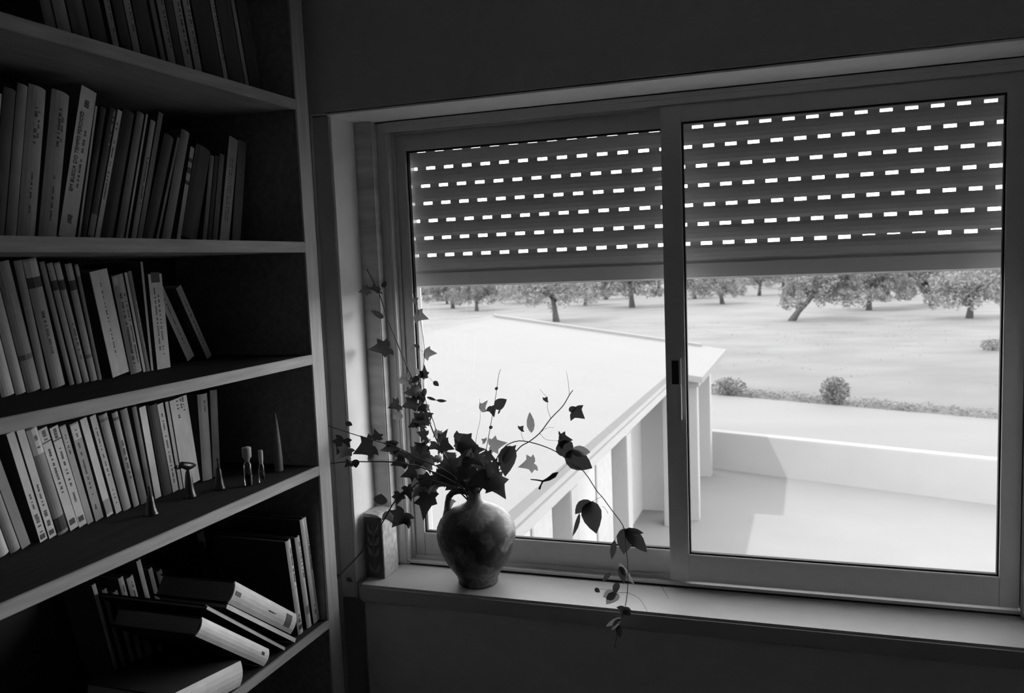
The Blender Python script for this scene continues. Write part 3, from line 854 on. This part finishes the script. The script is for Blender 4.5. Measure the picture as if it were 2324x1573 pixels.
def stem(pts, Y0, Y1, r0, r1, name='stem', power=1.0):
    n = len(pts); q = []; rr = []
    for i, (x, y) in enumerate(pts):
        t = i / (n - 1)
        q.append(W(at(x, y, 1, Y0 + (Y1 - Y0) * t ** power)) - IV); rr.append(r0 + (r1 - r0) * t)
    # smooth the polyline
    p2 = [q[0]]; r2 = [rr[0]]
    for i in range(len(q) - 1):
        pm = q[max(i - 1, 0)]; p0 = q[i]; p1 = q[i + 1]; pn = q[min(i + 2, len(q) - 1)]
        for k in (1, 2, 3):
            t = k / 3
            p2.append(0.5 * ((2 * p0) + (p1 - pm) * t + (2 * pm - 5 * p0 + 4 * p1 - pn) * t * t + (3 * p0 - pm - 3 * p1 + pn) * t ** 3))
            r2.append(rr[i] + (rr[i + 1] - rr[i]) * t)
    MB().tube(p2, r2, 6).build(name, stem_m, ivy, smooth=True)
YV = 1.945
stem([(1068, 1140), (1050, 1090), (1010, 1035), (985, 985), (965, 930), (950, 890), (925, 835), (900, 775), (880, 725), (862, 670), (845, 635), (832, 610)], YV, 1.95, .0019, .0011)
stem([(1066, 1140), (1045, 1095), (1000, 1010), (985, 960), (965, 905), (960, 860), (963, 800), (958, 750), (948, 700), (936, 660)], YV, 1.985, .0012, .0006)
stem([(1066, 1140), (1040, 1100), (960, 1062), (930, 1055), (880, 1048), (840, 1048), (790, 1048), (750, 1052)], YV, 1.80, .0020, .0013, power=.8)
stem([(1066, 1140), (1030, 1080), (950, 1040), (900, 1015), (850, 1000), (800, 985), (744, 966)], YV, 1.80, .0016, .0010, power=.8)
stem([(1066, 1140), (1030, 1108), (965, 1090), (920, 1120), (895, 1140), (880, 1165), (850, 1215), (810, 1265), (776, 1300), (765, 1312)], YV, 1.80, .0020, .0014, power=.7)
stem([(1072, 1140), (1090, 1100), (1100, 1040), (1110, 985), (1118, 940), (1125, 900), (1132, 850), (1137, 838)], YV, 1.94, .0011, .0005)
stem([(1070, 1140), (1075, 1090), (1080, 1000), (1090, 950), (1088, 905)], YV, 1.94, .0007, .0003)
stem([(1074, 1140), (1100, 1100), (1150, 1050), (1180, 1015), (1200, 1003), (1225, 983), (1250, 950), (1277, 922), (1292, 897), (1300, 886)], YV, 1.90, .0017, .0010)
stem([(1074, 1140), (1110, 1075), (1140, 1020), (1170, 1002), (1200, 1003), (1240, 1015), (1270, 1030), (1295, 1050), (1325, 1070), (1355, 1115), (1366, 1127), (1390, 1160), (1415, 1195), (1420, 1230), (1425, 1290), (1424, 1340), (1418, 1380), (1405, 1420), (1395, 1470)], YV, 1.80, .0014, .0008)
for pts, Y in (([(1292, 897), (1290, 870), (1285, 842)], 1.90), ([(1250, 950), (1242, 925), (1243, 905), (1232, 892), (1225, 883)], 1.90),
               ([(1225, 983), (1240, 998), (1270, 1000)], 1.90), ([(1225, 983), (1240, 972), (1258, 970)], 1.90), ([(1424, 1345), (1450, 1358), (1465, 1380), (1470, 1392)], 1.825),
               ([(1424, 1345), (1400, 1345), (1375, 1338), (1350, 1336)], 1.825), ([(1366, 1127), (1350, 1135), (1339, 1140)], 1.87), ([(1380, 1165), (1372, 1152), (1365, 1150)], 1.86),
               ([(1415, 1195), (1402, 1212), (1395, 1228)], 1.85), ([(1290, 1050), (1275, 1065), (1266, 1073)], 1.885), ([(940, 665), (948, 690), (944, 714)], 1.98),
               ([(1500, 1330), (1515, 1355), (1528, 1385)], 1.95), ([(1190, 1003), (1183, 985), (1185, 972)], 1.91), ([(963, 800), (948, 790), (942, 782)], 1.98), ([(988, 872), (975, 858), (964, 845)], 1.96)):
    stem(pts, Y, Y, .0005, .0003, 'tendril')
D_, Mi = leaf_dark, leaf_mid
# leaves along the tall sprig by the frame
for a in ((942, 714, 973, 724, 1.975, 'ivy3', Mi, 10, 1), (962, 800, 991, 801, 1.975, 'ivy3', Mi, 15, 1), (937, 686, 950, 675, 1.98, 'ivy3', Mi, 20, 1), (882, 790, 832, 796, 1.95, 'ivy', D_, 30, .9),
          (870, 720, 838, 708, 1.95, 'ovate', D_, 50, 1), (862, 660, 830, 652, 1.95, 'ivy', D_, 60, 1), (836, 658, 812, 664, 1.95, 'ivy', Mi, 20, 1), (866, 650, 878, 640, 1.95, 'ovate', D_, 20, 1.2),
          (962, 855, 964, 826, 1.96, 'ivy', D_, 30, .8), (962, 850, 944, 858, 1.96, 'ivy3', D_, 10, 1), (984, 866, 996, 876, 1.96, 'ovate', D_, 0, 1.2), (968, 901, 990, 908, 1.96, 'lance', D_, 10, 1.2), (990, 908, 1015, 911, 1.96, 'lance', D_, 20, 1.2),
          (952, 790, 938, 782, 1.97, 'ovate', D_, 20, 1), (952, 890, 912, 895, 1.95, 'ivy', D_, 20, 1), (945, 915, 908, 928, 1.95, 'ivy', D_, 30, 1), (905, 918, 880, 926, 1.95, 'ivy', D_, 10, 1.2), (912, 940, 890, 952, 1.95, 'ovate', Mi, 20, 1.3),
          (962, 950, 926, 970, 1.95, 'ivy', D_, 0, 1), (962, 945, 984, 938, 1.95, 'ivy3', D_, 20, 1), (962, 910, 945, 905, 1.95, 'ivy3', D_, 20, 1), (930, 850, 908, 862, 1.95, 'ovate', Mi, 40, 1), (935, 870, 915, 880, 1.95, 'ivy3', Mi, 30, 1), (925, 800, 938, 770, 1.96, 'lance', Mi, 40, 1)):
    leaf(*a)
for k in range(26):                       # small leaves crowding the lower part of the tall sprig
    t_ = lr.random(); cx, cy = 930 + 60 * t_ + lr.uniform(-26, 22), 850 + 170 * t_ + lr.uniform(-16, 16)
    leaf_c(cx, cy, lr.uniform(12, 26), lr.uniform(0, 360), 1.955 + lr.uniform(-.02, .02), lr.choice(('ivy', 'ivy3', 'ovate')), lr.choice((D_, D_, Mi)), None, 1.0)
# leaves on the sprigs reaching towards the bookcase
for a in ((785, 958, 800, 966, 1.82, 'ovate', D_, 20, 1.2), (855, 998, 850, 972, 1.87, 'ivy', D_, 30, 1.2), (780, 998, 764, 1035, 1.82, 'ivy', D_, 10, 1), (790, 1020, 766, 1046, 1.81, 'ivy', Mi, 20, 1), (845, 1010, 802, 1030, 1.85, 'ivy', D_, 0, 1.1),
          (806, 1043, 808, 1062, 1.82, 'ovate', D_, 0, 1.6), (900, 1015, 860, 1028, 1.88, 'ivy3', D_, 40, .9), (905, 1005, 868, 1008, 1.88, 'lance', D_, 20, 1.4), (930, 1035, 880, 1030, 1.89, 'lance', D_, 30, 1.6), (920, 1048, 886, 1055, 1.89, 'ivy3', D_, 30, 1),
          (908, 1120, 900, 1150, 1.87, 'ivy', D_, 20, 1), (925, 1105, 935, 1140, 1.88, 'ivy', D_, 20, .8), (950, 1085, 928, 1110, 1.9, 'ivy', Mi, 20, 1), (862, 1145, 866, 1120, 1.91, 'ovate', D_, 10, 2), (918, 1165, 888, 1200, 1.87, 'ivy', D_, 10, 1.1), (880, 1160, 898, 1192, 1.87, 'ivy3', Mi, 30, 1),
          (930, 1180, 905, 1185, 1.88, 'ivy3', D_, 0, 1.2), (835, 1046, 848, 1030, 1.85, 'ovate', Mi, 20, 1), (795, 1050, 782, 1060, 1.81, 'ivy3', D_, 10, 1.2), (772, 1308, 752, 1300, 1.8, 'lance', D_, 10, 1), (786, 1312, 800, 1320, 1.8, 'ovate', D_, 10, 1)):
    leaf(*a)
# the dense bunch above the mouth of the jug
for cx, cy, s, ang in ((955, 985, 26, 200), (1005, 988, 36, 300), (1016, 1014, 34, 20), (966, 1005, 16, 90), (980, 1016, 28, 150), (948, 1032, 50, 250), (944, 1062, 62, 120), (958, 1075, 52, 60), (1046, 990, 30, 340), (1068, 1008, 52, 20), (1058, 1035, 50, 100),
                       (1030, 1046, 42, 200), (1010, 1066, 46, 160), (1036, 1070, 50, 240), (1070, 1064, 52, 80), (1100, 1050, 46, 10), (1110, 1076, 46, 330), (1124, 1092, 54, 30), (1000, 1096, 46, 150), (972, 1112, 48, 110), (966, 1152, 60, 105), (1024, 1090, 46, 170), (1058, 1096, 56, 60),
                       (1092, 1098, 42, 40), (1046, 1050, 40, 300), (1085, 1075, 44, 200), (1000, 1085, 44, 180), (990, 1090, 36, 130), (1040, 1092, 36, 20), (1098, 1095, 50, 60), (1075, 1030, 36, 280), (1020, 1085, 48, 215), (960, 1105, 40, 170), (975, 1130, 40, 100), (1080, 1045, 44, 30), (1050, 1080, 46, 130), (1110, 1060, 36, 300), (1065, 1108, 40, 200), (985, 1040, 24, 200), (1000, 1045, 26, 60), (1020, 1035, 30, 330), (1045, 1015, 34, 210), (1088, 1020, 30, 350), (960, 1040, 34, 160), (975, 1060, 36, 90), (1000, 1020, 24, 120), (1035, 1005, 22, 250), (1115, 1040, 30, 20), (1125, 1065, 34, 60), (950, 1010, 28, 220), (935, 1040, 34, 200), (925, 1075, 36, 150), (940, 1120, 34, 130), (955, 1085, 44, 200), (1010, 1050, 34, 280), (1060, 1060, 44, 20), (1090, 1085, 40, 120), (1030, 1060, 40, 60)):
    leaf_c(cx, cy, s, ang, YV + lr.uniform(-.06, .045), lr.choice(('ivy', 'ivy', 'ivy3')), D_, None, lr.uniform(.9, 1.15))
for a in ((1120, 1085, 1148, 1134, 1.92, 'ivy', D_, 10, 1.1), (1158, 1012, 1148, 1084, 1.91, 'ovate', D_, 20, 1.0), (1140, 1050, 1166, 1008, 1.90, 'ovate', D_, 50, 1.0), (1212, 1052, 1176, 1060, 1.90, 'ivy', Mi, 10, 1.1), (1112, 1012, 1150, 1004, 1.93, 'ivy', Mi, 10, 1.0), (1102, 1002, 1092, 996, 1.93, 'ivy3', Mi, 0, 1.4),
          (1022, 1135, 1024, 1155, 1.95, 'ivy3', Mi, 10, 1.2), (1060, 1052, 1068, 1018, 1.89, 'lance', Mi, 10, 1.6), (1074, 1060, 1070, 1025, 1.89, 'lance', Mi, -10, 1.6), (1090, 930, 1106, 908, 1.94, 'ivy3', Mi, 40, 1.0), (1122, 925, 1148, 906, 1.94, 'ovate', D_, 20, 1.3), (1116, 922, 1122, 948, 1.94, 'ivy3', D_, 10, 1.0), (1130, 940, 1136, 928, 1.94, 'lance', D_, 10, 1.2),
          (1110, 972, 1118, 968, 1.94, 'ovate', D_, 0, 1.4), (1124, 885, 1130, 878, 1.94, 'ovate', D_, 0, 1.2), (1206, 983, 1201, 936, 1.91, 'lance', Mi, 10, 1.6), (1180, 976, 1188, 966, 1.91, 'ivy3', D_, 10, 1.4), (1236, 910, 1243, 900, 1.9, 'ivy3', D_, 10, 1.3)):
    leaf(*a)
# leaves of the arching and hanging sprig
for a in ((1291, 932, 1308, 924, 1.9, 'ovate', D_, 10, 1.2), (1302, 930, 1328, 950, 1.9, 'ivy3', D_, 10, 1.3), (1268, 996, 1300, 998, 1.89, 'ivy3', D_, 20, 1.2), (1268, 978, 1276, 1000, 1.89, 'lance', D_, 10, 1.0), (1272, 1002, 1296, 1040, 1.885, 'ovate', D_, 0, 1.6), (1284, 1030, 1345, 1063, 1.885, 'ovate', D_, 0, 1.15), (1298, 1022, 1341, 1027, 1.89, 'ovate', Mi, 10, 1.0),
          (1338, 1139, 1355, 1213, 1.865, 'ovate', D_, 10, 1.05), (1341, 1138, 1306, 1170, 1.865, 'ovate', D_, 40, 1.2), (1316, 1165, 1303, 1222, 1.865, 'lance', D_, 30, .8), (1424, 1200, 1416, 1260, 1.845, 'ovate', D_, 10, 1.1), (1422, 1200, 1471, 1254, 1.845, 'ovate', D_, 10, .8), (1424, 1201, 1461, 1210, 1.845, 'lance', D_, 10, 1.4),
          (1395, 1226, 1389, 1273, 1.845, 'lance', D_, 10, 1.2), (1386, 1300, 1367, 1320, 1.83, 'lance', D_, 10, 1.6), (1404, 1277, 1438, 1327, 1.83, 'lance', Mi, 30, 1.2), (1408, 1286, 1420, 1325, 1.825, 'ovate', D_, 20, .8), (1402, 1322, 1394, 1350, 1.825, 'ovate', D_, 20, .9), (1396, 1346, 1368, 1356, 1.82, 'ovate', Mi, 20, 1.4), (1402, 1348, 1376, 1374, 1.82, 'ovate', Mi, 30, 1.2),
          (1418, 1378, 1412, 1402, 1.815, 'ivy3', D_, 10, 1.2), (1414, 1384, 1432, 1396, 1.815, 'ovate', D_, 10, 1.2), (1410, 1402, 1374, 1424, 1.81, 'lance', Mi, 20, 1.2), (1408, 1405, 1388, 1430, 1.81, 'ovate', Mi, 20, .7), (1404, 1420, 1408, 1450, 1.805, 'ovate', D_, 10, .8), (1398, 1464, 1384, 1474, 1.80, 'lance', Mi, 10, 1.2), (1350, 1336, 1362, 1344, 1.825, 'ovate', D_, 10, 1.3)):
    leaf(*a)
b = MB()                      # spent flower on a thread-like stalk
q = [W(at(x, y, 1, 1.885)) - IV for x, y in ((1267, 1072), (1258, 1078), (1245, 1087), (1232, 1092), (1222, 1090), (1204, 1088))]
b.tube(q, [.001, .0065, .005, .0022, .0018, .0012], 8)
q = [W(at(x, y, 1, 1.885)) - IV for x, y in ((1232, 1092), (1228, 1100), (1224, 1110))]
b.tube(q, [.0022, .0018, .0028], 8)
b.build('spent_flower', leaf_dark, ivy, smooth=True)

# ================================================================== OUTSIDE
GZ = -4.35                         # ground below the eye
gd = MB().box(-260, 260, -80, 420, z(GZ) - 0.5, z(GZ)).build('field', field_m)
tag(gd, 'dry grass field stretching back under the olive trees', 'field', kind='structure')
gd = MB().prism([(-60, 2.3), (60, 2.3), (60, 4.2), (4.45, 23.67), (-2.88, 27.03), (-60, 52)], 2, z(GZ) - 0.1, z(GZ) + 0.03).build('path', path_m)
tag(gd, 'pale dirt path between yard wall and field', 'path', kind='structure')
gd = MB().prism([(-14, 2.24), (9, 2.24), (9, 13.4), (-2.2, 17.55), (-14, 17.55)], 2, z(GZ) - 0.05, z(GZ) + 0.05).build('yard', yard_m)
tag(gd, 'white concrete yard enclosed by the low wall', 'yard', kind='structure')
def wall_y(x): return 16.88 - .368 * (x + .45)
yw = MB().prism([(-2.2, wall_y(-2.2)), (9, wall_y(9)), (9.08, wall_y(9) + .24), (-2.1, wall_y(-2.2) + .26)], 2, z(GZ), z(-3.545))
yw = yw.build('yard_wall', white_wall, bevel=0.02)
tag(yw, 'low whitewashed wall closing off the yard', 'wall')

# annex with shallow pitched white roof and a porch of piers
ax = empty('annex_building', (-6.5, 10, z(GZ))); tag(ax, 'low whitewashed annex with shallow white roof and a porch of piers', 'building')
def apart(m_, name, ma, bevel=0.0):
    return shift(m_, 6.5, -10, -z(GZ)).build(name, ma, ax, bevel=bevel)
RX, RZ, EX, EZ = -6.53, -1.12, -2.09, -1.795
apart(MB().prism([(RX, z(RZ)), (EX, z(EZ)), (EX, z(EZ - .10)), (RX, z(RZ - .12))], 1, 2.35, 17.5), 'roof_slope', roof_m)
apart(MB().prism([(RX, z(RZ)), (2 * RX - EX, z(EZ)), (2 * RX - EX, z(EZ - .10)), (RX, z(RZ - .12))], 1, 2.35, 17.5), 'roof_slope', roof_m)
apart(MB().prism([(EX - .02, z(EZ + .003)), (-1.60, z(EZ - .072)), (-1.60, z(EZ - .17)), (EX - .02, z(EZ - .10))], 1, 13.4, 17.5), 'porch_roof', roof_m)
apart(MB().prism([(RX - .12, z(RZ - .02)), (RX, z(RZ + .035)), (RX + .12, z(RZ - .02))], 1, 2.35, 17.5), 'ridge_cap', roof_m)
apart(MB().prism([(RX, z(RZ + .05)), (EX, z(EZ + .05)), (EX, z(EZ)), (RX, z(RZ))], 1, 17.3, 17.5), 'verge', roof_m)
apart(MB().box(-2.16, -2.10, 2.35, 17.3, z(-1.96), z(-1.89)), 'fascia', annex_wall)
apart(MB().box(-2.24, -2.07, 2.35, 17.2, z(-2.06), z(-1.96)), 'beam', annex_wall)
for y in (4.9, 7.42, 9.9, 13.55):
    apart(MB().box(-2.25, -2.06, y - .13, y + .13, z(GZ), z(-2.06)), 'pier', annex_wall, 0.01)
apart(MB().box(-1.98, -1.74, 13.80, 14.02, z(GZ), z(-1.93)), 'pier', annex_wall, 0.01)
apart(MB().box(-2.12, -1.86, 16.70, 17.0, z(GZ), z(-1.93)), 'pier', annex_wall, 0.01)
apart(MB().box(-2.12, -1.70, 13.75, 17.1, z(-2.08), z(-1.93)), 'porch_beam', annex_wall, 0.01)
apart(MB().box(-10.5, -2.75, 2.35, 17.2, z(GZ), z(-1.95)), 'wall', annex_inner)
apart(MB().box(-2.80, -2.18, 14.25, 17.1, z(GZ), z(-2.02)), 'cross_wall', annex_inner)
for y0 in (5.6, 8.2, 11.0):
    d = apart(MB().box(-2.77, -2.745, y0, y0 + .95, z(GZ) + .05, z(-2.3)), 'door', mat('grey_door', 0.33, 0.6, 0.1))
    apart(MB().box(-2.748, -2.735, y0 - .06, y0, z(GZ) + .05, z(-2.24)), 'door_post', annex_wall)

# ------------------------------------------------------------------ bushes, weeds, olive trees
def cards(b, rnd, c, rad, n, ln, wd):
    """n narrow leaf blades inside an ellipsoid"""
    for _ in range(n):
        while True:
            p = Vector((rnd.uniform(-1, 1), rnd.uniform(-1, 1), rnd.uniform(-1, 1)))
            if p.length < 1: break
        p = Vector((p.x * rad[0], p.y * rad[1], p.z * rad[2])) + Vector(c)
        d = Vector((rnd.uniform(-1, 1), rnd.uniform(-1, 1), rnd.uniform(-.7, .7))).normalized() * ln * rnd.uniform(.6, 1.2)
        s_ = d.cross(Vector((rnd.uniform(-1, 1), rnd.uniform(-1, 1), rnd.uniform(-1, 1)))).normalized() * wd
        k = len(b.v)
        b.v += [tuple(p - d / 2), tuple(p + s_), tuple(p + d / 2), tuple(p - s_)]
        b.f.append([k, k + 1, k + 2, k + 3])
def raw(b, name, ma):
    me = bpy.data.meshes.new(name); me.from_pydata(b.v, [], b.f); me.materials.append(ma); return me
def olive(seed, lean, fork, R, ht, dens, ma):
    rnd = random.Random(seed); t = MB(); top = Vector((lean * 1.6, 0, ht * .42))
    r0 = .17
    t.tube([(0, 0, -.1), (lean * .5, 0, ht * .14), (lean * 1.1, 0, ht * .28), tuple(top)], [r0 * 1.5, r0 * 1.05, r0 * .9, r0 * .75], 9)
    ends = []
    nb = 6
    for k in range(nb):
        a = 2 * math.pi * k / nb + rnd.uniform(-.3, .3); q = R * rnd.uniform(.45, .75)
        st_ = Vector((lean * (.9 + .6 * rnd.random()), 0, ht * rnd.uniform(.24, .42))) if fork else top
        e_ = Vector((lean * 2 + math.cos(a) * q, math.sin(a) * q, ht * rnd.uniform(.58, .86)))
        mid = st_.lerp(e_, .5) + Vector((0, 0, -.15))
        t.tube([tuple(st_), tuple(mid), tuple(e_)], [r0 * .6, r0 * .38, r0 * .14], 7); ends.append(e_); ends.append(mid.lerp(e_, .5))
    c = MB()
    for e_ in ends:
        cards(c, rnd, (e_.x, e_.y, e_.z - ht * .10), (R * .30, R * .30, ht * .15), int(dens * .55), .30, .05)
    for _ in range(70):
        a = rnd.uniform(0, 6.28); q = R * math.sqrt(rnd.uniform(.03, 1.15))
        sz = rnd.uniform(.5, 1.3); fall = 1 - .35 * (q / R) ** 2
        cards(c, rnd, (lean * 2 + math.cos(a) * q, math.sin(a) * q, ht * rnd.uniform(.22, .92 * fall)), (R * .17 * sz, R * .17 * sz, ht * .10 * sz), int(dens * .17 * sz), .30, .045)
    tm = t.mesh('trunk', bark, True)
    return tm, raw(c, 'crown', ma)
PROTO = {'lean': olive(1, .95, False, 2.5, 4.4, 420, olive_m), 'fork': olive(2, -.15, True, 2.9, 4.8, 300, olive_m2), 'dense': olive(3, .1, False, 2.9, 4.4, 520, olive_m),
         'open': olive(4, -.2, True, 2.5, 4.2, 330, olive_m2), 'round': olive(5, .15, False, 2.6, 4.2, 400, olive_m)}
def tree(kind, x, y, rz, s, label, group=None):
    e = empty('olive_tree', (x, y, z(GZ))); e.rotation_euler = (0, 0, rz); e.scale = (s, s, s)
    tag(e, label, 'tree', group)
    link('trunk', PROTO[kind][0], e); link('crown', PROTO[kind][1], e)
named = [('lean', 1795, 728, 0.0, 1.0, 'olive tree with slanting trunk and a dark shadow on the grass'),
         ('dense', 1972, 704, 1.0, .95, 'dark dense olive tree just behind the slanting one'),
         ('open', 2200, 722, 2.0, .95, 'thin-crowned olive tree standing alone in front of the grove by the window edge'),
         ('fork', 1263, 730, .4, 1.12, 'olive tree with thick forked trunk rising behind the annex roof'),
         ('dense', 1435, 698, 2.5, 1.25, 'broad low dark olive tree close to the window mullion'),
         ('round', 1328, 694, .9, .85, 'small olive tree between the forked and the broad dark one'),
         ('round', 1082, 706, 1.9, .9, 'bushy olive tree above the ridge of the annex roof'),
         ('open', 1640, 690, .2, .95, 'pale olive tree seen just past the window mullion'),
         ('round', 2115, 694, 3.0, .9, 'small olive tree between the dense tree and the thin-crowned one'),
         ('open', 1015, 690, 1.2, .7, 'slender young olive tree near the ridge end of the annex roof'),
         ('open', 962, 680, 2.2, .7, 'slender young olive tree next to the window frame')]
taken = []
for kind, px, py, rz, s, lab in named:
    p = at(px, py, 2, GZ); tree(kind, p.x, p.y, rz, s, lab); taken.append((p.x, p.y))
tr = random.Random(8)
yy = 84.0
while yy < 215:
    xx = -.56 * yy + tr.uniform(0, 6)
    while xx < .26 * yy:
        x_, y_ = xx + tr.uniform(-2, 2), yy + tr.uniform(-3, 3)
        if all((x_ - a) ** 2 + (y_ - b_) ** 2 > 44 for a, b_ in taken):
            tree(tr.choice(('dense', 'open', 'round', 'fork')), x_, y_, tr.uniform(0, 6.28), tr.uniform(.8, 1.15), 'olive tree deep in the grove behind the field', 'olive trees deep in the grove')
            taken.append((x_, y_))
        xx += 6.6 + yy * .02
    yy += 9.5
rb = random.Random(5)
def bush(px, py, r, hgt, n, label):
    p = at(px, py, 2, GZ)
    c = MB(); cards(c, rb, (0, 0, hgt * .5), (r, r * .8, hgt * .55), n, .14, .022)
    st_ = MB()
    for k in range(7):
        a = rb.uniform(0, 6.28)
        st_.tube([(0, 0, -.05), (math.cos(a) * r * .3, math.sin(a) * r * .3, hgt * .4), (math.cos(a) * r * .7, math.sin(a) * r * .7, hgt * .85)], [.02, .014, .006], 5)
    e = empty('bush', (p.x, p.y, z(GZ))); tag(e, label, 'bush')
    link('foliage', raw(c, 'foliage', weed_m), e); st_.build('stems', bark, e)
bush(1895, 916, .42, .75, 700, 'small round bush at the edge of the field by the path')
bush(1655, 897, .55, .55, 500, 'low scrub at the corner of the annex beside the path')
bush(2255, 795, .55, .45, 350, 'low tuft alone in the open grass near the window stile')
wd = MB()
for k in range(260):
    t = rb.random(); u_ = rb.random() ** 1.5
    x_ = -3.2 + t * 8.4; yb = 27.03 - (x_ + 2.88) * .458 + .12 + u_ * .9
    cards(wd, rb, (x_, yb, z(GZ) + .09), (.35, .25, .10), 9, .14, .010)
for k in range(160):
    x_ = rb.uniform(-12, 14); y_ = rb.uniform(28, 58)
    cards(wd, rb, (x_, y_, z(GZ) + .05), (.45, .4, .04), 5, .14, .010)
wo = link('weed_tufts', raw(wd, 'weed_tufts', weed_m)); tag(wo, 'scattered weeds and grass tufts along the field edge', 'weeds', kind='stuff')
